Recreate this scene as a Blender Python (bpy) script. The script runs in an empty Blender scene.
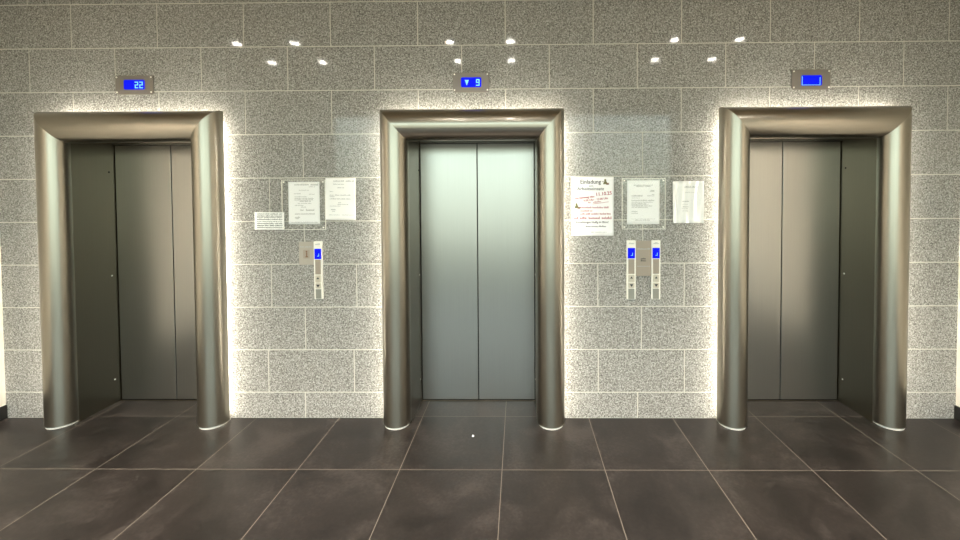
import bpy, bmesh, math, random
from mathutils import Matrix, Vector
random.seed(7)
scene = bpy.context.scene
C = scene.collection

# ---------------------------------------------------------------- camera
cam_d = bpy.data.cameras.new('camera')
cam = bpy.data.objects.new('camera', cam_d)
C.objects.link(cam)
cam_d.sensor_width = 36.0
cam_d.lens = 424.0 / 960.0 * 36.0
cam_d.shift_x = -34.2 / 960.0
cam_d.shift_y = -63.52 / 960.0
cam_d.clip_start = 0.02
CAM = Vector((0.1304, -2.949, 1.5667))
cam.matrix_world = (Matrix.Translation(CAM) @ Matrix.Rotation(0.01094, 4, 'Z') @ Matrix.Rotation(-0.02527, 4, 'X')
                    @ Matrix.Rotation(0.00488, 4, 'Y') @ Matrix.Rotation(math.pi / 2, 4, 'X'))
scene.camera = cam

# ---------------------------------------------------------------- view + world
scene.view_settings.view_transform = 'Standard'
scene.view_settings.look = 'None'
scene.view_settings.gamma = 1.0
scene.view_settings.use_curve_mapping = False
scene.view_settings.exposure = 0.78
SKY = 4.0            # daylight behind the photographer
LED = 32.0           # light strips behind the steel frames
DOWN = 19.0           # recessed ceiling lamps, watts each

world = bpy.data.worlds.new('daylight')
scene.world = world
world.use_nodes = True
wn, wl = world.node_tree.nodes, world.node_tree.links
wn.clear()
wo = wn.new('ShaderNodeOutputWorld'); wb = wn.new('ShaderNodeBackground')
tc = wn.new('ShaderNodeTexCoord'); sx = wn.new('ShaderNodeSeparateXYZ'); cr = wn.new('ShaderNodeValToRGB')
wl.new(tc.outputs['Generated'], sx.inputs[0]); wl.new(sx.outputs['Z'], cr.inputs[0])
els = cr.color_ramp.elements
els[0].position = 0.0; els[0].color = (0.30, 0.31, 0.26, 1)
els[1].position = 0.04; els[1].color = (0.60, 0.70, 0.58, 1)
e = els.new(0.2); e.color = (0.80, 0.96, 0.98, 1)
e = els.new(0.6); e.color = (0.88, 0.96, 1.0, 1)
wl.new(cr.outputs[0], wb.inputs[0]); wb.inputs[1].default_value = SKY
wl.new(wb.outputs[0], wo.inputs[0])

# ---------------------------------------------------------------- room numbers
XL, XR = -3.535, 3.165
YB = -5.2
ZC = 3.25
LIFTS = [-2.520, -0.184, 2.112]
HW, RJ, ZT = 0.435, 0.0940, 1.965
RH, ZF = 0.1060, 1.943      # header: half thickness across, underside height
YD = 0.262
TILE, FX, FY = 0.58745, 0.0277, -0.5638
WINX = (XL + 0.06, XR - 0.06); WINZ = (0.42, 3.15)

portal_d = bpy.data.lights.new('window_portal', 'AREA')
portal_d.shape = 'RECTANGLE'; portal_d.size = WINX[1] - WINX[0]; portal_d.size_y = WINZ[1] - WINZ[0]
portal_d.cycles.is_portal = True
portal = bpy.data.objects.new('window_portal', portal_d)
portal.location = ((WINX[0] + WINX[1]) / 2, YB - 0.16, (WINZ[0] + WINZ[1]) / 2)
portal.rotation_euler = (math.radians(90), 0, 0)     # -Z axis faces +Y, into the lobby
C.objects.link(portal)

# ---------------------------------------------------------------- materials
def mat(name):
    m = bpy.data.materials.new(name); m.use_nodes = True
    nt = m.node_tree
    return m, nt, nt.nodes['Principled BSDF']

def plain(name, col, rough=0.5, metal=0.0, emis=None, es=0.0, spec=0.5, coat=0.0):
    m, nt, b = mat(name)
    b.inputs['Base Color'].default_value = (*col, 1)
    b.inputs['Roughness'].default_value = rough
    b.inputs['Metallic'].default_value = metal
    b.inputs['Specular IOR Level'].default_value = spec
    b.inputs['Coat Weight'].default_value = coat
    if emis:
        b.inputs['Emission Color'].default_value = (*emis, 1)
        b.inputs['Emission Strength'].default_value = es
    return m

def N(nt, t, **kw):
    n = nt.nodes.new(t)
    for k, v in kw.items():
        if k.startswith('in_'):
            n.inputs[int(k[3:])].default_value = v
        else:
            setattr(n, k, v)
    return n

def math_n(nt, op, a, b=None, c=None):
    n = nt.nodes.new('ShaderNodeMath'); n.operation = op
    for i, v in enumerate((a, b, c)):
        if v is None: continue
        if isinstance(v, (int, float)): n.inputs[i].default_value = v
        else: nt.links.new(v, n.inputs[i])
    return n.outputs[0]

def ramp(nt, fac, stops):
    r = nt.nodes.new('ShaderNodeValToRGB')
    nt.links.new(fac, r.inputs[0])
    el = r.color_ramp.elements
    el[0].position, el[0].color = stops[0][0], (*stops[0][1], 1)
    el[1].position, el[1].color = stops[-1][0], (*stops[-1][1], 1)
    for p, c in stops[1:-1]:
        x = el.new(p); x.color = (*c, 1)
    return r.outputs[0]

def granite():
    m, nt, b = mat('polished_granite')
    t = N(nt, 'ShaderNodeTexCoord').outputs['Object']
    n1 = N(nt, 'ShaderNodeTexNoise'); n1.inputs['Scale'].default_value = 100; n1.inputs['Detail'].default_value = 5; n1.inputs['Roughness'].default_value = 0.72
    v = N(nt, 'ShaderNodeTexVoronoi'); v.inputs['Scale'].default_value = 150
    nt.links.new(t, n1.inputs['Vector']); nt.links.new(t, v.inputs['Vector'])
    bw = N(nt, 'ShaderNodeRGBToBW'); nt.links.new(v.outputs['Color'], bw.inputs[0])
    mix = math_n(nt, 'ADD', math_n(nt, 'MULTIPLY', n1.outputs['Fac'], 1.25), math_n(nt, 'MULTIPLY', bw.outputs[0], 0.34))
    g = N(nt, 'ShaderNodeNewGeometry')
    tone = math_n(nt, 'MULTIPLY_ADD', g.outputs['Random Per Island'], 0.02, -0.01)
    f = math_n(nt, 'ADD', mix, tone)
    col = ramp(nt, f, [(0.50, (0.070, 0.065, 0.057)), (0.66, (0.168, 0.160, 0.145)), (0.80, (0.280, 0.269, 0.247)), (1.0, (0.50, 0.488, 0.462))])
    nt.links.new(col, b.inputs['Base Color'])
    b.inputs['Roughness'].default_value = 0.06
    b.inputs['Specular IOR Level'].default_value = 0.3
    return m

def floor_mat():
    m, nt, b = mat('dark_floor_tile')
    t = N(nt, 'ShaderNodeTexCoord').outputs['Object']
    s = N(nt, 'ShaderNodeSeparateXYZ'); nt.links.new(t, s.inputs[0])
    u = math_n(nt, 'DIVIDE', math_n(nt, 'SUBTRACT', s.outputs[0], FX), TILE)
    w = math_n(nt, 'DIVIDE', math_n(nt, 'SUBTRACT', s.outputs[1], FY), TILE)
    def edge(q):
        fr = math_n(nt, 'FRACT', q)
        return math_n(nt, 'MINIMUM', fr, math_n(nt, 'SUBTRACT', 1.0, fr))
    d = math_n(nt, 'MINIMUM', edge(u), edge(w))
    g = math_n(nt, 'LESS_THAN', d, 0.0033)
    cell = N(nt, 'ShaderNodeCombineXYZ')
    nt.links.new(math_n(nt, 'FLOOR', u), cell.inputs[0]); nt.links.new(math_n(nt, 'FLOOR', w), cell.inputs[1])
    wn_ = N(nt, 'ShaderNodeTexWhiteNoise'); nt.links.new(cell.outputs[0], wn_.inputs['Vector'])
    off = N(nt, 'ShaderNodeVectorMath', operation='MULTIPLY_ADD')
    nt.links.new(wn_.outputs['Color'], off.inputs[0]); off.inputs[1].default_value = (9, 9, 9); nt.links.new(t, off.inputs[2])
    n1 = N(nt, 'ShaderNodeTexNoise'); n1.inputs['Scale'].default_value = 3.2; n1.inputs['Detail'].default_value = 8; n1.inputs['Roughness'].default_value = 0.62; n1.inputs['Distortion'].default_value = 0.6
    n2 = N(nt, 'ShaderNodeTexNoise'); n2.inputs['Scale'].default_value = 60; n2.inputs['Detail'].default_value = 4
    nt.links.new(off.outputs[0], n1.inputs['Vector']); nt.links.new(off.outputs[0], n2.inputs['Vector'])
    f = math_n(nt, 'ADD', math_n(nt, 'MULTIPLY', n1.outputs['Fac'], 0.72), math_n(nt, 'MULTIPLY', n2.outputs['Fac'], 0.28))
    f = math_n(nt, 'ADD', f, math_n(nt, 'MULTIPLY_ADD', wn_.outputs['Value'], 0.06, -0.03))
    col = ramp(nt, f, [(0.36, (0.0065, 0.0048, 0.0045)), (0.5, (0.0155, 0.0120, 0.0110)), (0.64, (0.035, 0.029, 0.0265))])
    mx = N(nt, 'ShaderNodeMix', data_type='RGBA')
    nt.links.new(g, mx.inputs[0]); nt.links.new(col, mx.inputs[6]); mx.inputs[7].default_value = (0.15, 0.13, 0.11, 1)
    nt.links.new(mx.outputs[2], b.inputs['Base Color'])
    r = math_n(nt, 'MULTIPLY_ADD', n1.outputs['Fac'], 0.22, 0.30)
    nt.links.new(math_n(nt, 'MAXIMUM', r, math_n(nt, 'MULTIPLY', g, 0.7)), b.inputs['Roughness'])
    bp = N(nt, 'ShaderNodeBump'); bp.inputs['Strength'].default_value = 0.12; bp.inputs['Distance'].default_value = 0.002
    nt.links.new(math_n(nt, 'SUBTRACT', n1.outputs['Fac'], math_n(nt, 'MULTIPLY', g, 0.6)), bp.inputs['Height']); nt.links.new(bp.outputs[0], b.inputs['Normal'])
    return m

def steel(name, col, rough, horizontal=False, aniso=0.0):
    m, nt, b = mat(name)
    t = N(nt, 'ShaderNodeTexCoord').outputs['Object']
    mp = N(nt, 'ShaderNodeMapping'); nt.links.new(t, mp.inputs[0])
    mp.inputs['Scale'].default_value = (2, 2, 260) if horizontal else (260, 260, 2)
    n1 = N(nt, 'ShaderNodeTexNoise'); n1.inputs['Scale'].default_value = 1.0; n1.inputs['Detail'].default_value = 3
    nt.links.new(mp.outputs[0], n1.inputs['Vector'])
    n2 = N(nt, 'ShaderNodeTexNoise'); n2.inputs['Scale'].default_value = 2.3; n2.inputs['Detail'].default_value = 4
    nt.links.new(t, n2.inputs['Vector'])
    f = math_n(nt, 'ADD', math_n(nt, 'MULTIPLY', n1.outputs['Fac'], 0.03), math_n(nt, 'MULTIPLY_ADD', n2.outputs['Fac'], 0.06, rough - 0.045))
    nt.links.new(f, b.inputs['Roughness'])
    c2 = tuple(x * 0.95 for x in col)
    nt.links.new(ramp(nt, n1.outputs['Fac'], [(0.3, c2), (0.7, col)]), b.inputs['Base Color'])
    b.inputs['Metallic'].default_value = 1.0
    b.inputs['Coat Weight'].default_value = 1.0 if 'header' in name else 0.0
    b.inputs['Coat Roughness'].default_value = 0.11
    b.inputs['Anisotropic'].default_value = aniso
    if aniso:
        tg = N(nt, 'ShaderNodeTangent'); tg.direction_type = 'RADIAL'; tg.axis = 'Z'
        nt.links.new(tg.outputs[0], b.inputs['Tangent'])
    return m

def glass_mat(name, gl=0.07, tint=(0.96, 0.98, 0.97)):
    m = bpy.data.materials.new(name); m.use_nodes = True
    nt = m.node_tree; nt.nodes.clear()
    o = nt.nodes.new('ShaderNodeOutputMaterial'); mx = nt.nodes.new('ShaderNodeMixShader')
    tr = nt.nodes.new('ShaderNodeBsdfTransparent'); g = nt.nodes.new('ShaderNodeBsdfGlossy')
    tr.inputs[0].default_value = (*tint, 1); g.inputs['Roughness'].default_value = 0.02
    mx.inputs[0].default_value = gl
    nt.links.new(tr.outputs[0], mx.inputs[1]); nt.links.new(g.outputs[0], mx.inputs[2]); nt.links.new(mx.outputs[0], o.inputs[0])
    return m

def plaster(name, col):
    m, nt, b = mat(name)
    t = N(nt, 'ShaderNodeTexCoord').outputs['Object']
    n1 = N(nt, 'ShaderNodeTexNoise'); n1.inputs['Scale'].default_value = 40; n1.inputs['Detail'].default_value = 4
    nt.links.new(t, n1.inputs['Vector'])
    nt.links.new(ramp(nt, n1.outputs['Fac'], [(0.3, tuple(x * 0.95 for x in col)), (0.7, col)]), b.inputs['Base Color'])
    b.inputs['Roughness'].default_value = 0.8
    bp = N(nt, 'ShaderNodeBump'); bp.inputs['Strength'].default_value = 0.15; bp.inputs['Distance'].default_value = 0.002
    nt.links.new(n1.outputs['Fac'], bp.inputs['Height']); nt.links.new(bp.outputs[0], b.inputs['Normal'])
    return m

M = dict(
    granite=granite(), floor=floor_mat(),
    grout=plain('wall_grout', (0.58, 0.55, 0.48), 0.8),
    frame=steel('brushed_steel_frame', (0.38, 0.352, 0.295), 0.32),
    header=steel('brushed_steel_header', (0.33, 0.30, 0.25), 0.30, True),
    door=steel('brushed_steel_door', (0.39, 0.385, 0.36), 0.30),
    panel=steel('niche_shaded_steel', (0.22, 0.19, 0.145), 0.32),  # steel in the niche, its dimness put into the base colour
    plate=plain('satin_steel_plate', (0.34, 0.285, 0.23), 0.4, 0.2),
    rim=plain('light_steel_rim', (0.86, 0.83, 0.75), 0.3, 0.15),
    dark=plain('shadow_gap_black', (0.008, 0.008, 0.008), 0.7),
    skirt=plain('black_skirting', (0.012, 0.011, 0.010), 0.35),
    white=plaster('white_plaster', (0.86, 0.80, 0.70)),
    ceil=plaster('ceiling_plaster', (0.50, 0.39, 0.26)),
    back=plaster('back_wall_plaster', (0.13, 0.115, 0.095)),
    led=plain('warm_light_strip', (0.9, 0.9, 0.8), 0.5, 0, (1.0, 0.935, 0.80), LED),
    plinth=plain('pale_plinth', (0.75, 0.72, 0.66), 0.5),
    paper=plain('white_paper', (0.93, 0.93, 0.93), 0.75),
    cream=plain('cream_paper', (0.93, 0.92, 0.89), 0.75),
    ink=plain('dark_ink', (0.05, 0.05, 0.05), 0.8),
    gray_ink=plain('faint_ink', (0.42, 0.42, 0.41), 0.8),
    red=plain('red_ink', (0.42, 0.07, 0.10), 0.8),
    olive=plain('olive_ink', (0.16, 0.15, 0.06), 0.8),
    brown=plain('brown_ink', (0.20, 0.10, 0.05), 0.8),
    blue=plain('blue_screen', (0.0, 0.002, 0.15), 0.5, 0, (0.0, 0.003, 0.50), 1.0, spec=0.1),
    cyan=plain('blue_screen_digit', (0.2, 0.5, 0.9), 0.3, 0, (0.12, 0.42, 0.9), 0.65),
    acrylic=glass_mat('clear_acrylic', 0.03, (0.99, 0.99, 0.985)), acr_edge=plain('acrylic_edge', (0.86, 0.83, 0.74), 0.2),
    glass=glass_mat('window_glass', 0.06), alu=plain('aluminium_window_frame', (0.30, 0.30, 0.29), 0.4, 0.7),
    lamp=plain('downlight_lens', (1, 1, 1), 0.4, 0, (1.0, 0.95, 0.86), 120.0),
    ring=plain('downlight_ring', (0.7, 0.7, 0.68), 0.3, 0.8),
    pale=plain('pale_plate', (0.40, 0.355, 0.30), 0.45, 0.1),
    gunmetal=plain('grey_display_plate', (0.20, 0.175, 0.15), 0.4, 0.3),
    button=plain('call_button_face', (0.62, 0.56, 0.47), 0.35, 0.7),
    lower=plain('grey_reader_plate', (0.32, 0.31, 0.27), 0.4, 0.6),
)

# ---------------------------------------------------------------- mesh helpers
class MB:
    def __init__(self): self.v = []; self.f = []; self.m = []
    def quad(self, a, b, c, d, mi=0):
        n = len(self.v); self.v += [a, b, c, d]; self.f.append((n, n + 1, n + 2, n + 3)); self.m.append(mi)
    def box(self, x0, x1, y0, y1, z0, z1, mi=0):
        n = len(self.v)
        self.v += [(x0, y0, z0), (x1, y0, z0), (x1, y1, z0), (x0, y1, z0), (x0, y0, z1), (x1, y0, z1), (x1, y1, z1), (x0, y1, z1)]
        for q in ((0, 3, 2, 1), (4, 5, 6, 7), (0, 1, 5, 4), (1, 2, 6, 5), (2, 3, 7, 6), (3, 0, 4, 7)):
            self.f.append(tuple(n + i for i in q)); self.m.append(mi)
    def prism(self, pts, y0, y1, mi=0):
        """outline pts in x,z (counter-clockwise seen from -Y) pulled from y0 (front) to y1"""
        n = len(self.v); k = len(pts)
        self.v += [(x, y0, z) for x, z in pts] + [(x, y1, z) for x, z in pts]
        self.f.append(tuple(n + i for i in range(k))); self.m.append(mi)
        self.f.append(tuple(n + k + i for i in reversed(range(k)))); self.m.append(mi)
        for i in range(k):
            j = (i + 1) % k
            self.f.append((n + j, n + i, n + k + i, n + k + j)); self.m.append(mi)
    def disc(self, x, z, r, y0, y1, k=16, mi=0):
        self.prism([(x + r * math.cos(2 * math.pi * i / k), z + r * math.sin(2 * math.pi * i / k)) for i in range(k)], y0, y1, mi)
    def build(self, name, mats, parent=None, smooth=False, bevel=0.0, seg=2):
        me = bpy.data.meshes.new(name)
        me.from_pydata([tuple(map(float, p)) for p in self.v], [], self.f)
        if not isinstance(mats, (list, tuple)): mats = [mats]
        for mm in mats: me.materials.append(mm)
        for p, i in zip(me.polygons, self.m):
            p.material_index = i; p.use_smooth = smooth
        me.update()
        o = bpy.data.objects.new(name, me); C.objects.link(o)
        if parent is not None:
            o.parent = parent
            # vertices are given in world metres; shift them to the parent's base
            me.transform(Matrix.Translation(-Vector(parent.location)))
        if bevel:
            b = o.modifiers.new('bevel', 'BEVEL'); b.width = bevel; b.segments = seg; b.limit_method = 'ANGLE'
        return o

def tag(o, label=None, cat=None, group=None, kind=None):
    if label: o['label'] = label
    if cat: o['category'] = cat
    if group: o['group'] = group
    if kind: o['kind'] = kind
    return o

def empty(name, loc, label, cat, group=None, kind=None):
    o = bpy.data.objects.new(name, None); C.objects.link(o)
    o.location = loc; o.empty_display_size = 0.1
    return tag(o, label, cat, group, kind)

def rounded(x0, x1, z0, z1, r, k=4):
    pts = []
    for cx, cz, a0 in ((x1 - r, z0 + r, -90), (x1 - r, z1 - r, 0), (x0 + r, z1 - r, 90), (x0 + r, z0 + r, 180)):
        for i in range(k + 1):
            a = math.radians(a0 + 90 * i / k); pts.append((cx + r * math.cos(a), cz + r * math.sin(a)))
    return pts

def text_mesh(body, x, z, size, y, align='CENTER', rot=0.0, bold=0.0, thick=0.0003, sx=1.0):
    """vertices and faces of a line of lettering standing on the wall at x, z"""
    cu = bpy.data.curves.new('lettering', 'FONT')
    cu.body = body; cu.size = size; cu.align_x = align; cu.align_y = 'CENTER'; cu.offset = bold; cu.extrude = thick
    cu.resolution_u = 2
    ob = bpy.data.objects.new('lettering', cu); C.objects.link(ob)
    dg = bpy.context.evaluated_depsgraph_get()
    me = bpy.data.meshes.new_from_object(ob.evaluated_get(dg))
    me.transform(Matrix.Translation((x, y, z)) @ Matrix.Rotation(rot, 4, 'Y') @ Matrix.Rotation(math.pi / 2, 4, 'X') @ Matrix.Diagonal((sx, 1, 1, 1)))
    vs = [tuple(v.co) for v in me.vertices]; fs = [tuple(p.vertices) for p in me.polygons]
    bpy.data.objects.remove(ob); bpy.data.curves.remove(cu); bpy.data.meshes.remove(me)
    return vs, fs

def add_text(mb, *a, mi=0, **k):
    vs, fs = text_mesh(*a, **k); n = len(mb.v)
    mb.v += vs
    for f in fs: mb.f.append(tuple(n + i for i in f)); mb.m.append(mi)

def scribble(mb, x0, x1, z, h, y, mi=0, rot=0.0, dens=0.62):
    """one line of print too small to read: word-long marks cut in letter strokes"""
    x = x0
    while x < x1 - h * 0.5:
        w = min(random.uniform(2.2, 6.5) * h, x1 - x)
        q = x
        while q < x + w:
            lw = h * random.uniform(0.28, 0.55)
            hh = h * random.choice((0.62, 0.62, 0.7, 1.0))
            dz = math.tan(rot) * (q - x0)
            mb.box(q, min(q + lw * dens, x1), y, y + 0.0003, z + dz - h * 0.3, z + dz - h * 0.3 + hh, mi)
            q += lw
        x += w + h * 0.6

# ---------------------------------------------------------------- floor, ceiling, walls
b = MB(); b.box(XL - 0.1, XR + 0.1, YB - 0.2, YD + 0.15, -0.1, 0.0)
tag(b.build('floor', M['floor']), 'dark brown stone-look floor tiles with thin pale joints', 'floor', kind='structure')
b = MB(); b.box(XL - 0.1, XR + 0.1, YB - 0.2, 0.12, ZC, ZC + 0.1)
tag(b.build('ceiling', M['ceil']), 'plain pale ceiling above the lift lobby', 'ceiling', kind='structure')

C0, CH, X0, W = 0.185, 0.3028, -2.983, 0.605
ZH = ZT + 0.062
SL, G = 0.02, 0.0032
HOLES = [(c - HW - 0.006, c + HW + 0.006) for c in LIFTS]
def segs(a, b_):
    out = [(a, b_)]
    for h0, h1 in HOLES:
        nxt = []
        for s0, s1 in out:
            if s1 <= h0 or s0 >= h1: nxt.append((s0, s1)); continue
            if s0 < h0: nxt.append((s0, h0))
            if s1 > h1: nxt.append((h1, s1))
        out = nxt
    return [s for s in out if s[1] - s[0] > 0.004]
zl = [0.0] + [C0 + i * CH for i in range(11)] + [ZC]
SPEC = {0: [-1.386, 0.958], 1: [-1.644, -1.036, 0.682, 1.284], 2: [-1.377, 0.983], 3: [-1.612, -1.010, 0.679, 1.279],
        4: [-1.374, 0.990], 5: [-1.614, -1.012, 0.685, 1.281], 6: [-1.373, 0.987]}
wallb = MB()
for r in range(len(zl) - 1):
    z0, z1 = zl[r], zl[r + 1]
    if r in SPEC: js = SPEC[r] + LIFTS
    else:
        odd = (r % 2 == 0)       # course 7 and 9 share joints, 8 and 10 sit half a slab over
        js = [X0 + (j if not odd else j - 0.5) * W for j in range(-1, 13)]
    js = sorted([XL] + [j for j in js if XL + 0.02 < j < XR - 0.02] + [XR])
    for a, c_ in zip(js[:-1], js[1:]):
        lo, hi = a + (0 if a == XL else G), c_ - (0 if c_ == XR else G)
        zz0, zz1 = z0 + (0.003 if r == 0 else G), z1 - G
        parts = [(lo, hi, zz0, zz1)]
        if zz0 < ZH:
            top = min(zz1, ZH)
            parts = [(s0, s1, zz0, top) for s0, s1 in segs(lo, hi)]
            if zz1 > ZH: parts.append((lo, hi, ZH, zz1))
        for s0, s1, q0, q1 in parts: wallb.box(s0, s1, 0.0, SL, q0, q1, 0)
# mortar and core behind the slabs
for s0, s1 in segs(XL, XR): wallb.box(s0, s1, 0.0016, 0.12, 0.0, ZH, 1)
wallb.box(XL, XR, 0.0016, 0.12, ZH, ZC, 1)
tag(wallb.build('wall_front', [M['granite'], M['grout']]), 'speckled grey polished granite slab wall around the three lifts', 'wall', kind='structure')

b = MB(); b.box(XL - 0.1, XL, YB - 0.1, 0.12, 0, ZC)
tag(b.build('wall_left', M['white']), 'white plaster side wall at left edge', 'wall', kind='structure')
b = MB(); b.box(XR, XR + 0.1, YB - 0.1, 0.12, 0, ZC)
tag(b.build('wall_right', M['white']), 'white plaster side wall at right edge', 'wall', kind='structure')
b = MB(); b.box(XL, XL + 0.012, YB, -0.001, 0, 0.095)
tag(b.build('baseboard_left', M['skirt'], bevel=0.002), 'black skirting board along the left side wall', 'baseboard', kind='structure')
b = MB(); b.box(XR - 0.012, XR, YB, -0.001, 0, 0.095)
tag(b.build('baseboard_right', M['skirt'], bevel=0.002), 'black skirting board along the right side wall', 'baseboard', kind='structure')
b = MB()
b.box(XL, WINX[0], YB - 0.1, YB, 0, ZC); b.box(WINX[1], XR, YB - 0.1, YB, 0, ZC)
b.box(WINX[0], WINX[1], YB - 0.1, YB, 0, WINZ[0]); b.box(WINX[0], WINX[1], YB - 0.1, YB, WINZ[1], ZC)
tag(b.build('wall_back', M['back']), 'wall opposite the lifts with a wide window', 'wall', kind='structure')

win = empty('window_1', ((WINX[0] + WINX[1]) / 2, YB - 0.05, WINZ[0]), 'wide glazed window opposite the lifts', 'window', kind='structure')
b = MB()
f = 0.05
b.box(WINX[0], WINX[1], YB - 0.09, YB - 0.02, WINZ[0], WINZ[0] + f); b.box(WINX[0], WINX[1], YB - 0.09, YB - 0.02, WINZ[1] - f, WINZ[1])
nw = 4
xs = [WINX[0] + (WINX[1] - WINX[0]) * i / nw for i in range(nw + 1)]
for i, x in enumerate(xs):
    a = x if i == 0 else (x - f if i == nw else x - f / 2)
    b.box(a, a + f, YB - 0.09, YB - 0.02, WINZ[0] + f, WINZ[1] - f)
b.build('window_frame', M['alu'], win)
for i in range(nw):
    b = MB(); b.box(xs[i] + f / 2 + (f/2 if i == 0 else 0), xs[i + 1] - f / 2 - (f/2 if i == nw-1 else 0), YB - 0.056, YB - 0.052, WINZ[0] + f, WINZ[1] - f)
    b.build('pane', M['glass'], win)

# ---------------------------------------------------------------- lifts: steel surround, light strips, doors
def profile(half, n=20):
    """o = distance outward from the opening edge, y = depth; outer skin then inner skin"""
    def skin(t):
        pts = [(2 * half - t, -0.044), (2 * half - t, -0.065)]
        for i in range(1, n):
            a = math.pi * i / n; pts.append((half + (half - t) * math.cos(a), -0.065 - (0.093 - t) * math.sin(a)))
        return pts + [(t, -0.065), (t, -0.052)]
    return skin(0.0), skin(0.0025)

def sweep(ends, k=44):
    """closed loops joined between two ends, each a list of points (outer skin, then inner skin reversed)"""
    b = MB(); k = len(ends[0]); h = k // 2
    for e in ends: b.v += e
    for i in range(k):
        j = (i + 1) % k
        b.f.append((i, j, k + j, k + i)); b.m.append(0)
    for base, rev in ((0, True), (k, False)):
        for i in range(h - 1):
            q = (base + i, base + i + 1, base + k - 2 - i, base + k - 1 - i)
            b.f.append(q[::-1] if rev else q); b.m.append(0)
    return b
def loop(half):
    o, i = profile(half); return o + i[::-1]
LJ, LH = loop(RJ), loop(RH)

def fix_normals(o):
    bm = bmesh.new(); bm.from_mesh(o.data); bmesh.ops.recalc_face_normals(bm, faces=bm.faces); bm.to_mesh(o.data); bm.free()

def smooth_by_angle(o, deg=35):
    for p in o.data.polygons: p.use_smooth = True
    es = [tuple(sorted(e.vertices)) for e in o.data.edges]
    o.data.set_sharp_from_angle(angle=math.radians(deg))

FRAME_LABEL = ['rounded brushed steel surround of the leftmost lift, under the display reading 22',
               'rounded brushed steel surround of the middle lift, between the two groups of notices',
               'rounded brushed steel surround of the rightmost lift, under the blank blue display']
DOOR_LABEL = ['closed two-leaf steel door of the leftmost lift, dark at its left side',
              'closed two-leaf steel door of the middle lift, pale and greenish with reflected daylight',
              'closed two-leaf steel door of the rightmost lift, dark at its right side']
ZB = 0.014
for n, c in enumerate(LIFTS):
    t = empty('elevator_frame', (c, -0.07, 0.0), FRAME_LABEL[n], 'elevator frame', 'steel surrounds of the three lifts')
    for s in (-1, 1):
        o = sweep([[(c + s * (HW + p[0]), p[1], ZB) for p in LJ], [(c + s * (HW + p[0]), p[1], ZF + q[0]) for p, q in zip(LJ, LH)]]).build('jamb', M['frame'], t)
        fix_normals(o); smooth_by_angle(o)
    o = sweep([[(c + s * (HW + p[0]), q[1], ZF + q[0]) for p, q in zip(LJ, LH)] for s in (-1, 1)]).build('header', M['header'], t)
    fix_normals(o); smooth_by_angle(o)
    for s in (-1, 1):     # plinth set back under each jamb
        b = MB(); pts = []
        cx = c + s * (HW + RJ); rr = RJ - 0.010
        ring = [(cx + rr, -0.02), (cx + rr, -0.07)] + [(cx + rr * math.cos(math.pi * i / 16), -0.07 - rr * math.sin(math.pi * i / 16)) for i in range(1, 16)] + [(cx - rr, -0.07), (cx - rr, -0.02)]
        k = len(ring)
        b.v = [(x, y, 0.0) for x, y in ring] + [(x, y, 0.016) for x, y in ring]
        b.f = [tuple(range(k)), tuple(range(2 * k - 1, k - 1, -1))] + [(i, (i + 1) % k, k + (i + 1) % k, k + i) for i in range(k)]
        b.m = [0] * len(b.f)
        o = b.build('plinth', M['plinth'], t); fix_normals(o)
        b = MB(); xa = c + s * (HW + 2 * RJ - 0.060)
        b.box(min(xa, xa + s * 0.006), max(xa, xa + s * 0.006), -0.055, -0.036, 0.03, ZF + 2 * RH - 0.065)
        b.build('light_strip', M['led'], t)
    b = MB(); za = ZF + 2 * RH - 0.060
    b.box(c - HW - 2 * RJ + 0.055, c + HW + 2 * RJ - 0.055, -0.055, -0.036, za, za + 0.006)
    b.build('light_strip', M['led'], t)

    d = empty('door_%d' % (n + 1), (c, YD, 0.0), DOOR_LABEL[n], 'elevator door', kind='structure')
    ht = ZT - 0.002
    for s in (-1, 1):
        b = MB(); a, e_ = c + s * 0.0035, c + s * (HW - 0.006)
        b.box(min(a, e_), max(a, e_), YD, YD + 0.03, 0.008, ht)
        b.build('door_leaf', M['door'], d, bevel=0.0015)
    b = MB(); b.box(c - HW, c + HW, YD + 0.012, YD + 0.05, 0.0, ht + 0.04); b.build('shaft_backing', M['dark'], d)
    b = MB(); b.box(c - HW, c + HW, YD - 0.016, YD + 0.012, ht + 0.003, ht + 0.060); b.build('transom', M['door'], d, bevel=0.001)
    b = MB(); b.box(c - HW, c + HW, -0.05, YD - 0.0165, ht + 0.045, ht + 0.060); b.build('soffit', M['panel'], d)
    b = MB(); b.box(c - HW, c + HW, -0.0525, -0.0502, ZF, ht + 0.060); b.build('light_block_plate', M['panel'], d)  # unseen plate added to keep strip light from leaking onto the doors
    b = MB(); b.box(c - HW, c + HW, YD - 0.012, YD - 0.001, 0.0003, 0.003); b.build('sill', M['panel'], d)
    for s in (-1, 1):
        b = MB(); a = c + s * HW
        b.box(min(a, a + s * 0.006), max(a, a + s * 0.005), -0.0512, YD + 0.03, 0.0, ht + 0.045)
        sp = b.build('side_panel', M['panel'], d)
        for z in (1.76, 0.976, 0.182):
            b = MB(); k = 12; xx = c + s * HW; yy = YD - 0.045
            b.v = [(xx, yy + 0.007 * math.cos(2 * math.pi * i / k), z + 0.007 * math.sin(2 * math.pi * i / k)) for i in range(k)]
            b.v += [(xx - s * 0.003, yy + 0.005 * math.cos(2 * math.pi * i / k), z + 0.005 * math.sin(2 * math.pi * i / k)) for i in range(k)]
            b.f = [tuple(range(k)), tuple(range(2 * k - 1, k - 1, -1))] + [(i, (i + 1) % k, k + (i + 1) % k, k + i) for i in range(k)]
            b.m = [0] * len(b.f)
            o = MB.build(b, 'bolt', M['rim'] if z < 1.5 else M['dark'], None); fix_normals(o)
            o.parent = sp; o.matrix_parent_inverse = Matrix.Translation(-Vector(d.location))

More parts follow.
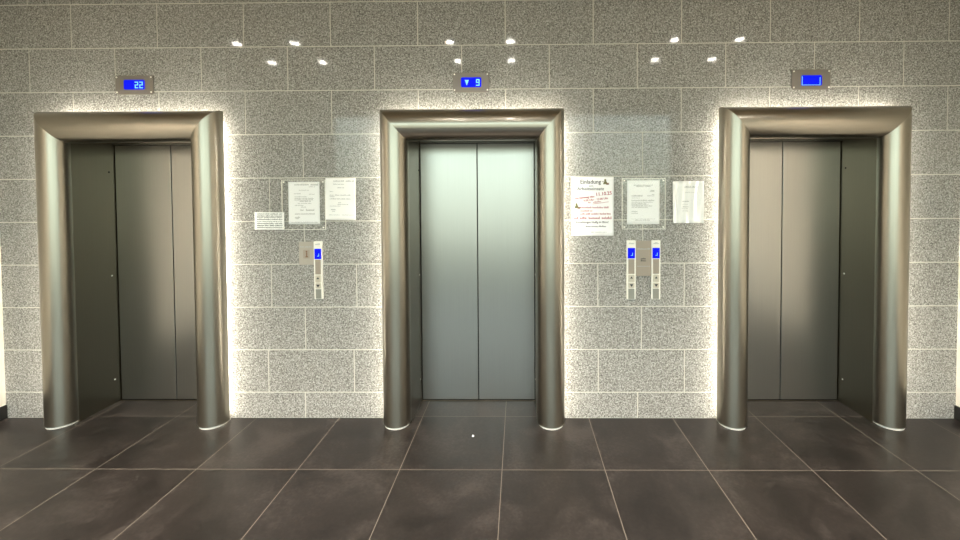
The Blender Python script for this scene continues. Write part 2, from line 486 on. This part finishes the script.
# ---------------------------------------------------------------- floor displays above the lifts
def display(x0, x1, z0, z1, sx0, sx1, sz0, sz1, glyph, label):
    cx = (x0 + x1) / 2
    t = empty('floor_indicator', (cx, -0.012, z0), label, 'floor display', 'blue floor displays above the lifts')
    b = MB(); ch = 0.016
    b.prism([(x0 + ch, z0), (x1 - ch, z0), (x1, z0 + ch), (x1, z1), (x0, z1), (x0, z0 + ch)], -0.012, -0.0006)
    b.build('faceplate', M['gunmetal'], t, bevel=0.0022)
    for x in (x0 + 0.012, x1 - 0.012):
        for z in (z1 - 0.013, z0 + 0.016):
            b = MB(); b.disc(x, z, 0.0055, -0.0145, -0.012, 10); b.build('screw', M['rim'], t)
    b = MB(); b.prism(rounded(sx0, sx1, sz0, sz1, 0.010), -0.0135, -0.012); s = b.build('screen', M['blue'], t)
    for gname, b in glyph(sx0, sx1, sz0, sz1):
        o = b.build(gname, M['cyan'], None)
        o.parent = s; o.matrix_parent_inverse = Matrix.Translation(-Vector(t.location))

def seven(b, x, z, w, h, on, y=-0.0142, t=0.0065):
    """seven-segment figure, lower-left corner x, z"""
    S = {'a': (x, x + w, z + h - t, z + h), 'g': (x, x + w, z + h / 2 - t / 2, z + h / 2 + t / 2), 'd': (x, x + w, z, z + t),
         'f': (x, x + t, z + h / 2, z + h), 'b': (x + w - t, x + w, z + h / 2, z + h), 'e': (x, x + t, z, z + h / 2), 'c': (x + w - t, x + w, z, z + h / 2)}
    for k in on: q = S[k]; b.box(q[0], q[1], y, y + 0.0006, q[2], q[3])

def digit(x, z, on):
    b = MB(); seven(b, x, z, 0.024, 0.045, on); return ('floor_digit', b)
def g22(a, c_, z0, z1):
    return [digit(a + 0.078, z0 + 0.009, 'abged'), digit(a + 0.110, z0 + 0.009, 'abged')]
def g9(a, c_, z0, z1):
    b = MB(); xm = a + 0.040
    b.prism([(xm, z0 + 0.012), (xm + 0.014, z0 + 0.050), (xm - 0.014, z0 + 0.050)], -0.0142, -0.0136)
    return [('direction_arrow', b), digit(c_ - 0.036, z0 + 0.010, 'abgfcd')]
def gn(a, c_, z0, z1):
    b = MB()
    b.box(a + 0.004, a + 0.008, -0.0142, -0.0136, z0 + 0.006, z1 - 0.008); b.box(c_ - 0.015, c_ - 0.011, -0.0142, -0.0136, z0 + 0.006, z1 - 0.014)
    b.box(a + 0.004, c_ - 0.011, -0.0142, -0.0136, z0 + 0.003, z0 + 0.006)
    return [('lit_edge', b)]

display(-2.671, -2.407, 2.283, 2.415, -2.610, -2.463, 2.317, 2.384, g22, 'blue display reading 22 on a steel plate above the leftmost lift')
display(-0.321, -0.070, 2.281, 2.417, -0.264, -0.124, 2.315, 2.383, g9, 'blue display with down arrow and 9 above the middle lift')
display(2.000, 2.262, 2.281, 2.419, 2.062, 2.202, 2.309, 2.379, gn, 'blank blue display on a steel plate above the rightmost lift')

# ---------------------------------------------------------------- call stations between the lifts
def sub(b, name, m, part, root, **k):
    o = b.build(name, m, None, **k); o.parent = part
    o.matrix_parent_inverse = Matrix.Translation(-Vector(root.location))
    return o

def call_station(x0, x1, z0, z1, label):
    cx = (x0 + x1) / 2; w = x1 - x0
    t = empty('call_station', (cx, 0.0, z0), label, 'lift call panel', 'slim lift call panels')
    b = MB(); b.prism(rounded(x0, x1, z0, z1, 0.006), -0.014, -0.0006); b.build('housing', M['rim'], t, bevel=0.0015)
    yf = -0.0165; i = 0.010
    b = MB(); b.box(x0 + i, x1 - i, yf, -0.014, z1 - 0.045, z1 - 0.008); lp = b.build('label_plate', M['rim'], t)
    b = MB(); scribble(b, x0 + i + 0.003, x1 - i - 0.003, z1 - 0.022, 0.013, yf - 0.0004); sub(b, 'print', M['gray_ink'], lp, t)
    b = MB(); b.box(x0 + i - 0.004, x1 - i + 0.004, yf - 0.001, -0.014, z1 - 0.125, z1 - 0.052); sc = b.build('screen', M['blue'], t, bevel=0.002)
    b = MB(); zc = z1 - 0.105
    b.box(cx - 0.004, cx + 0.008, yf - 0.0018, yf - 0.001, zc, zc + 0.003); b.box(cx + 0.006, cx + 0.009, yf - 0.0018, yf - 0.001, zc, zc + 0.02)
    sub(b, 'screen_symbol', M['cyan'], sc, t)
    b = MB(); b.box(x0 + i, x1 - i, yf, -0.014, z1 - 0.232, z1 - 0.130); b.build('blank_plate', M['plate'], t)
    for za, zb, up in ((z1 - 0.288, z1 - 0.238, True), (z1 - 0.330, z1 - 0.294, False)):
        b = MB(); b.prism(rounded(x0 + i, x1 - i, za, zb, 0.004), -0.020, -0.014); bt = b.build('call_button', M['button'], t, bevel=0.0012)
        b = MB(); zc = (za + zb) / 2 + (0.006 if up else 0.0); r = 0.010 if up else 0.013
        s = 1 if up else -1
        pts = [(cx - r, zc - s * r * 0.7), (cx + r, zc - s * r * 0.7), (cx, zc + s * r * 0.8)]
        b.prism(pts if up else pts[::-1], -0.0206, -0.0199); sub(b, 'arrow', M['ink'], bt, t)
    b = MB(); b.box(x0 + i, x1 - i, yf, -0.014, z0 + 0.004, z1 - 0.336); b.build('lower_plate', M['lower'], t)

call_station(-1.303, -1.244, 0.850, 1.256, 'slim steel call panel with one blue screen, left of the middle lift')
call_station(0.877, 0.939, 0.843, 1.254, 'slim steel call panel at the left side of the wide plate right of middle lift')
call_station(1.047, 1.109, 0.843, 1.254, 'slim steel call panel at the right side of the wide plate right of middle lift')

t = empty('fire_notice_plate', (-1.357, 0.0, 1.088), 'small square beige plate with pictogram, left of the single call panel', 'sign plate')
b = MB(); b.box(-1.411, -1.305, -0.006, -0.0006, 1.090, 1.252); pl = b.build('plate', M['pale'], t, bevel=0.001)
b = MB(); scribble(b, -1.402, -1.313, 1.215, 0.011, -0.0064); sub(b, 'print', M['gray_ink'], pl, t)
b = MB(); b.box(-1.380, -1.336, -0.0064, -0.006, 1.135, 1.195); sub(b, 'pictogram_field', M['plate'], pl, t)
b = MB(); b.disc(-1.357, 1.183, 0.006, -0.0068, -0.0064, 10); b.box(-1.3595, -1.352, -0.0068, -0.0064, 1.150, 1.176); b.box(-1.365, -1.347, -0.0068, -0.0064, 1.143, 1.150)
sub(b, 'pictogram', M['brown'], pl, t)

t = empty('wide_notice_plate', (0.993, 0.0, 1.004), 'wide beige steel plate between the two call panels', 'sign plate')
b = MB(); b.box(0.9395, 1.0465, -0.010, -0.0006, 1.005, 1.250); pl = b.build('plate', M['plate'], t, bevel=0.001)
b = MB(); scribble(b, 0.949, 1.039, 1.193, 0.011, -0.0104); sub(b, 'print', M['gray_ink'], pl, t)
b = MB()
scribble(b, 0.974, 1.010, 1.125, 0.012, -0.0104); scribble(b, 0.974, 1.010, 1.111, 0.012, -0.0104); sub(b, 'emblem', M['ink'], pl, t)
b = MB(); b.box(0.949, 1.038, -0.0104, -0.010, 1.0725, 1.0750); sub(b, 'rule_line', M['gray_ink'], pl, t)

# ---------------------------------------------------------------- acrylic holders
def holder(x0, x1, z0, z1, label):
    t = empty('acrylic_holder', ((x0 + x1) / 2, 0.0, z0), label, 'notice holder', 'clear acrylic notice holders')
    b = MB(); b.box(x0, x1, -0.006, -0.003, z0, z1); b.build('acrylic_sheet', M['acrylic'], t)
    b = MB(); e_ = 0.0035
    for a in ((x0 - e_, x0, z0 - e_, z1 + e_), (x1, x1 + e_, z0 - e_, z1 + e_)): b.box(a[0], a[1], -0.0065, -0.0008, a[2], a[3])
    for a in ((x0, x1, z0 - e_, z0), (x0, x1, z1, z1 + e_)): b.box(a[0], a[1], -0.0065, -0.0008, a[2], a[3])
    b.build('polished_edge', M['acr_edge'], t)
    for x in (x0 + 0.012, x1 - 0.012):
        for z in (z0 + 0.012, z1 - 0.012):
            b = MB(); b.disc(x, z, 0.0055, -0.009, -0.006, 12); b.build('screw', M['rim'], t)
holder(-1.522, -1.222, 1.340, 1.682, 'clear acrylic notice holder on the wall left of middle lift, behind a letter')
holder(0.848, 1.141, 1.334, 1.679, 'clear acrylic notice holder right of the middle lift, above the two call panels')

# ---------------------------------------------------------------- sheets of paper
def sheet(name, x0, x1, z0, z1, y, label, lines, cat='notice', m='paper', tilt=0.0, wave=0.0, folds=0.0, group=None, nx=20, nz=12):
    """paper with a slight curl; front at y; lines(mb) adds the print"""
    t = empty(name, ((x0 + x1) / 2, 0.0, z0), label, cat, group)
    rnd = random.Random(name + label)
    ph = rnd.uniform(0, 6)
    def yy(u, v):
        d = wave * (0.5 + 0.5 * math.sin(2.4 * u + ph + 1.3 * v))
        if folds:
            d += folds * (0.5 + 0.5 * math.sin(19 * u + 1.5 * math.sin(3 * v))) * (0.35 + 0.65 * u) + folds * 0.5 * (0.5 + 0.5 * math.sin(31 * u - 3 * v + 1))
        return y - d
    b = MB()
    for j in range(nz + 1):
        for i in range(nx + 1):
            u, v = i / nx, j / nz
            b.v.append((x0 + (x1 - x0) * u, yy(u, v), z0 + (z1 - z0) * v))
    for j in range(nz):
        for i in range(nx):
            a = j * (nx + 1) + i
            b.f.append((a, a + 1, a + nx + 2, a + nx + 1)); b.m.append(0)
    cxm, czm = (x0 + x1) / 2, (z0 + z1) / 2
    R = Matrix.Translation((cxm, 0, czm)) @ Matrix.Rotation(tilt, 4, 'Y') @ Matrix.Translation((-cxm, 0, -czm))
    o = b.build('sheet', M[m], t, smooth=True)
    base = Vector(t.location)
    o.data.transform(Matrix.Translation(-base) @ R @ Matrix.Translation(base))
    s = o.modifiers.new('thickness', 'SOLIDIFY'); s.thickness = 0.0004; s.offset = 0.0
    for pname, mm, fn in lines:
        q = MB(); fn(q)
        q.v = [(x, yy(min(max((x - x0) / (x1 - x0), 0), 1), min(max((z - z0) / (z1 - z0), 0), 1)) - 0.0006 + (yl - y), z) for x, yl, z in q.v]
        p = q.build(pname, M[mm], None)
        p.data.transform(R)
        p.parent = o; p.matrix_parent_inverse = Matrix.Translation(-base)
    return t

def rows(x0, x1, z1, y, spec, mi=0):
    """spec: (distance below top, start 0-1, end 0-1, height)"""
    def fn(b):
        for d, a, e_, h in spec: scribble(b, x0 + (x1 - x0) * a, x0 + (x1 - x0) * e_, z1 - d, h, y, mi)
    return fn

# framed letter, left
x0, x1, z0, z1, y = -1.480, -1.260, 1.375, 1.672, -0.0021
sheet('notice_letter', x0, x1, z0, z1, y, 'white typed letter framed inside the left acrylic holder', [
    ('print', 'gray_ink', rows(x0, x1, z1, y, [(0.022, .20, .68, .012), (0.022, .72, .96, .016), (0.036, .66, .86, .007), (0.060, .34, .66, .006), (0.084, .18, .40, .007), (0.088, .66, .84, .006),
        (0.106, .2, .6, .007), (0.118, .2, .84, .007), (0.128, .2, .8, .007), (0.138, .36, .72, .009), (0.152, .3, .74, .006), (0.166, .2, .48, .006), (0.178, .4, .56, .006),
        (0.200, .38, .48, .010), (0.200, .56, .82, .014), (0.226, .2, .84, .010), (0.250, .2, .36, .012), (0.258, .22, .32, .009), (0.284, .08, .92, .006)]))])
# letter on the wall, overlapping the holder
x0, x1, z0, z1, y = -1.217, -1.007, 1.404, 1.696, -0.0072
sheet('notice_letter', x0, x1, z0, z1, y, 'cream typed letter stuck on the wall right of the left acrylic holder', [
    ('print', 'gray_ink', rows(x0, x1, z1, y, [(0.022, .26, .62, .009), (0.022, .68, .97, .012), (0.044, .26, .62, .007), (0.068, .40, .62, .008), (0.095, .14, .26, .007),
        (0.120, .14, .28, .007), (0.120, .32, .84, .008), (0.130, .14, .3, .007), (0.146, .14, .84, .008), (0.172, .42, .52, .006), (0.184, .40, .78, .006), (0.196, .14, .5, .005),
        (0.220, .18, .34, .010), (0.232, .22, .32, .007), (0.258, .12, .48, .005), (0.258, .55, .97, .005)]))], m='cream', tilt=0.012)
# small notice
x0, x1, z0, z1, y = -1.716, -1.508, 1.338, 1.460, -0.0085
sheet('small_notice', x0, x1, z0, z1, y, 'small landscape notice of dense text at lower left of the left holder', [
    ('print', 'ink', rows(x0, x1, z1, y, [(0.013, .08, .93, .009), (0.027, .08, .93, .009), (0.037, .08, .93, .007), (0.051, .08, .93, .009), (0.066, .08, .93, .005),
        (0.080, .08, .93, .009), (0.094, .08, .93, .010), (0.108, .08, .93, .009)]))], m='cream', tilt=0.01)

# framed letter, right
x0, x1, z0, z1, y = 0.880, 1.105, 1.365, 1.669, -0.0021
sheet('notice_letter', x0, x1, z0, z1, y, 'white typed letter framed inside the right acrylic holder', [
    ('print', 'gray_ink', rows(x0, x1, z1, y, [(0.034, .20, .80, .008), (0.042, .28, .72, .010), (0.070, .72, .84, .010), (0.078, .70, .84, .007), (0.098, .76, .84, .008), (0.108, .62, .84, .007), (0.108, .14, .48, .011), (0.122, .14, .40, .005),
        (0.140, .14, .84, .009), (0.152, .14, .8, .006), (0.162, .14, .62, .007), (0.170, .14, .66, .007), (0.178, .14, .78, .008), (0.188, .14, .64, .007),
        (0.216, .14, .34, .007), (0.228, .14, .34, .007), (0.268, .12, .86, .004), (0.276, .24, .70, .007)]))])
# creased sheet
x0, x1, z0, z1, y = 1.192, 1.404, 1.372, 1.662, -0.004
sheet('creased_notice', x0, x1, z0, z1, y, 'crumpled cream notice with vertical creases, nearest the rightmost lift', [
    ('print', 'gray_ink', rows(x0, x1, z1, y, [(0.042, .38, .82, .010), (0.078, .40, .75, .004), (0.140, .3, .54, .008), (0.16, .3, .5, .004), (0.178, .32, .52, .008), (0.19, .3, .5, .004), (0.206, .32, .50, .005)]))],
    m='cream', wave=0.004, folds=0.014, nx=60)

# poster
x0, x1, z0, z1, y = 0.494, 0.788, 1.286, 1.696, -0.0025
H = z1 - z0; Wd = x1 - x0
def PX(u): return x0 + Wd * u
def PZ(v): return z1 - H * v
yt = y
def p_green(b):
    add_text(b, 'Einladung', PX(.455), PZ(.088), 0.040, yt, bold=0.0004, sx=0.95)
    add_text(b, 'zum', PX(.47), PZ(.155), 0.018, yt)
    add_text(b, 'Arbeitseinsatz', PX(.455), PZ(.205), 0.030, yt, bold=0.0003, sx=1.08)
    add_text(b, 'Anmeldungen häufig im Büro!', PX(.49), PZ(.770), 0.0195, yt, bold=0.0003, sx=0.98)
    scribble(b, PX(.34), PX(.82), PZ(.845), 0.011, yt)
def p_red(b):
    r = -0.10
    add_text(b, 'am Samstag, den', PX(.32), PZ(.350), 0.020, yt, rot=r, bold=0.0004)
    add_text(b, '11.10.25', PX(.765), PZ(.290), 0.033, yt, rot=r, bold=0.0006)
    add_text(b, '9.00 Uhr - 12.00 Uhr', PX(.58), PZ(.385), 0.020, yt, rot=r, bold=0.0004)
    scribble(b, PX(.40), PX(.46), PZ(.44), 0.010, yt)
    scribble(b, PX(.52), PX(.70), PZ(.435), 0.010, yt, rot=0.1)
    for (u0, v0, u1, v1) in ((.08, .368, .50, .335), (.50, .462, .88, .425)):
        b.prism([(PX(u0), PZ(v0) - .0012), (PX(u1), PZ(v1) - .0012), (PX(u1), PZ(v1) + .0012), (PX(u0), PZ(v0) + .0012)], yt, yt + .0003)
    scribble(b, PX(.21), PX(.90), PZ(.525), 0.013, yt)
    scribble(b, PX(.21), PX(.50), PZ(.580), 0.012, yt)
    scribble(b, PX(.21), PX(.93), PZ(.632), 0.013, yt)
    for u0, u1 in ((.06, .17), (.20, .36), (.41, .68), (.72, .95)): scribble(b, PX(u0), PX(u1), PZ(.705), 0.018, yt)
def p_small(b): scribble(b, PX(.46), PX(.84), PZ(.94), 0.009, yt)
def figure(u, v, k):
    """small printed picture of a sitting figure beside a pot"""
    def f(b):
        cx, cz = PX(u), PZ(v)
        b.disc(cx, cz + 0.016 * k, 0.008 * k, yt, yt + .0003, 12)
        b.prism([(cx - 0.016 * k, cz - 0.014 * k), (cx + 0.020 * k, cz - 0.014 * k), (cx + 0.008 * k, cz + 0.009 * k), (cx - 0.006 * k, cz + 0.009 * k)], yt, yt + .0003)
    def g(b):
        cx, cz = PX(u), PZ(v)
        b.prism([(cx + 0.006 * k, cz - 0.018 * k), (cx + 0.026 * k, cz - 0.018 * k), (cx + 0.028 * k, cz - 0.004 * k), (cx + 0.010 * k, cz - 0.006 * k)], yt - .0002, yt + .0002)
        b.box(cx - 0.020 * k, cx - 0.012 * k, yt - .0002, yt + .0002, cz + 0.002 * k, cz + 0.008 * k)
    return f, g
fa, ga = figure(.80, .095, 0.95); fb, gb = figure(.125, .50, 0.95)
sheet('event_poster', x0, x1, z0, z1, y, 'large white invitation poster with red slanted date, beside the middle lift', [
    ('heading_text', 'ink', p_green), ('red_text', 'red', p_red), ('small_text', 'gray_ink', p_small),
    ('printed_picture', 'olive', fa), ('printed_picture', 'olive', fb), ('printed_picture_detail', 'brown', ga), ('printed_picture_detail', 'brown', gb)], cat='poster', wave=0.0)

# ---------------------------------------------------------------- litter on the floor
b = MB(); rnd = random.Random(3); k = 7
cx, cy = -0.176, -0.223
top = [(cx + 0.010 * math.cos(2 * math.pi * i / k) * rnd.uniform(.7, 1.2), cy + 0.013 * math.sin(2 * math.pi * i / k) * rnd.uniform(.7, 1.2)) for i in range(k)]
b.v = [(x, yv, 0.0003) for x, yv in top] + [(cx + (x - cx) * .6, cy + (yv - cy) * .6, 0.006 * rnd.uniform(.6, 1.2)) for x, yv in top]
b.f = [tuple(range(k - 1, -1, -1)), tuple(range(k, 2 * k))] + [(i, (i + 1) % k, k + (i + 1) % k, k + i) for i in range(k)]; b.m = [0] * len(b.f)
o = b.build('paper_scrap', M['paper']); fix_normals(o)
tag(o, 'tiny white scrap on the floor tiles in front of the middle lift', 'litter')

# ---------------------------------------------------------------- recessed ceiling lamps (two rows, a pair before each lift)
pairs = [(-2.95, -2.31), (-0.61, 0.05), (1.83, 2.53)]
where = ['leftmost', 'middle', 'rightmost']
proto = None
for r, yv in enumerate((-1.71, -2.37)):
    for i, pr in enumerate(pairs):
        for j, x in enumerate(pr):
            lab = 'round recessed ceiling lamp before the %s lift, %s row, %s of its pair' % (where[i], ('nearer', 'farther')[r], ('left', 'right')[j])
            t = empty('ceiling_downlight', (x, yv, ZC), lab, 'ceiling lamp', 'recessed ceiling lamps in two rows')
            b = MB(); k = 24
            for rad, zz in ((0.058, 0), (0.058, -0.006), (0.044, -0.006), (0.044, 0)):
                b.v += [(x + rad * math.cos(2 * math.pi * q / k), yv + rad * math.sin(2 * math.pi * q / k), ZC + zz - 0.0005) for q in range(k)]
            for q in range(k):
                q2 = (q + 1) % k
                for a in range(4):
                    b2 = (a + 1) % 4
                    b.f.append((a * k + q, a * k + q2, b2 * k + q2, b2 * k + q)); b.m.append(0)
            o = b.build('trim_ring', M['ring'], t, smooth=False); fix_normals(o)
            b = MB(); b.v = [(x + 0.040 * math.cos(2 * math.pi * q / k), yv + 0.040 * math.sin(2 * math.pi * q / k), zz) for zz in (ZC - 0.001, ZC - 0.004) for q in range(k)]
            b.f = [tuple(range(k)), tuple(range(2 * k - 1, k - 1, -1))] + [(q, (q + 1) % k, k + (q + 1) % k, k + q) for q in range(k)]; b.m = [0] * len(b.f)
            o = b.build('lens', M['lamp'], t); fix_normals(o)
            ld = bpy.data.lights.new('downlight', 'SPOT'); ld.energy = DOWN * 6; ld.spot_size = math.radians(92); ld.spot_blend = 0.6
            ld.shadow_soft_size = 0.035; ld.color = (1.0, 0.87, 0.72)
            lo = bpy.data.objects.new('bulb', ld); C.objects.link(lo); lo.parent = t; lo.location = (0, 0, -0.03)
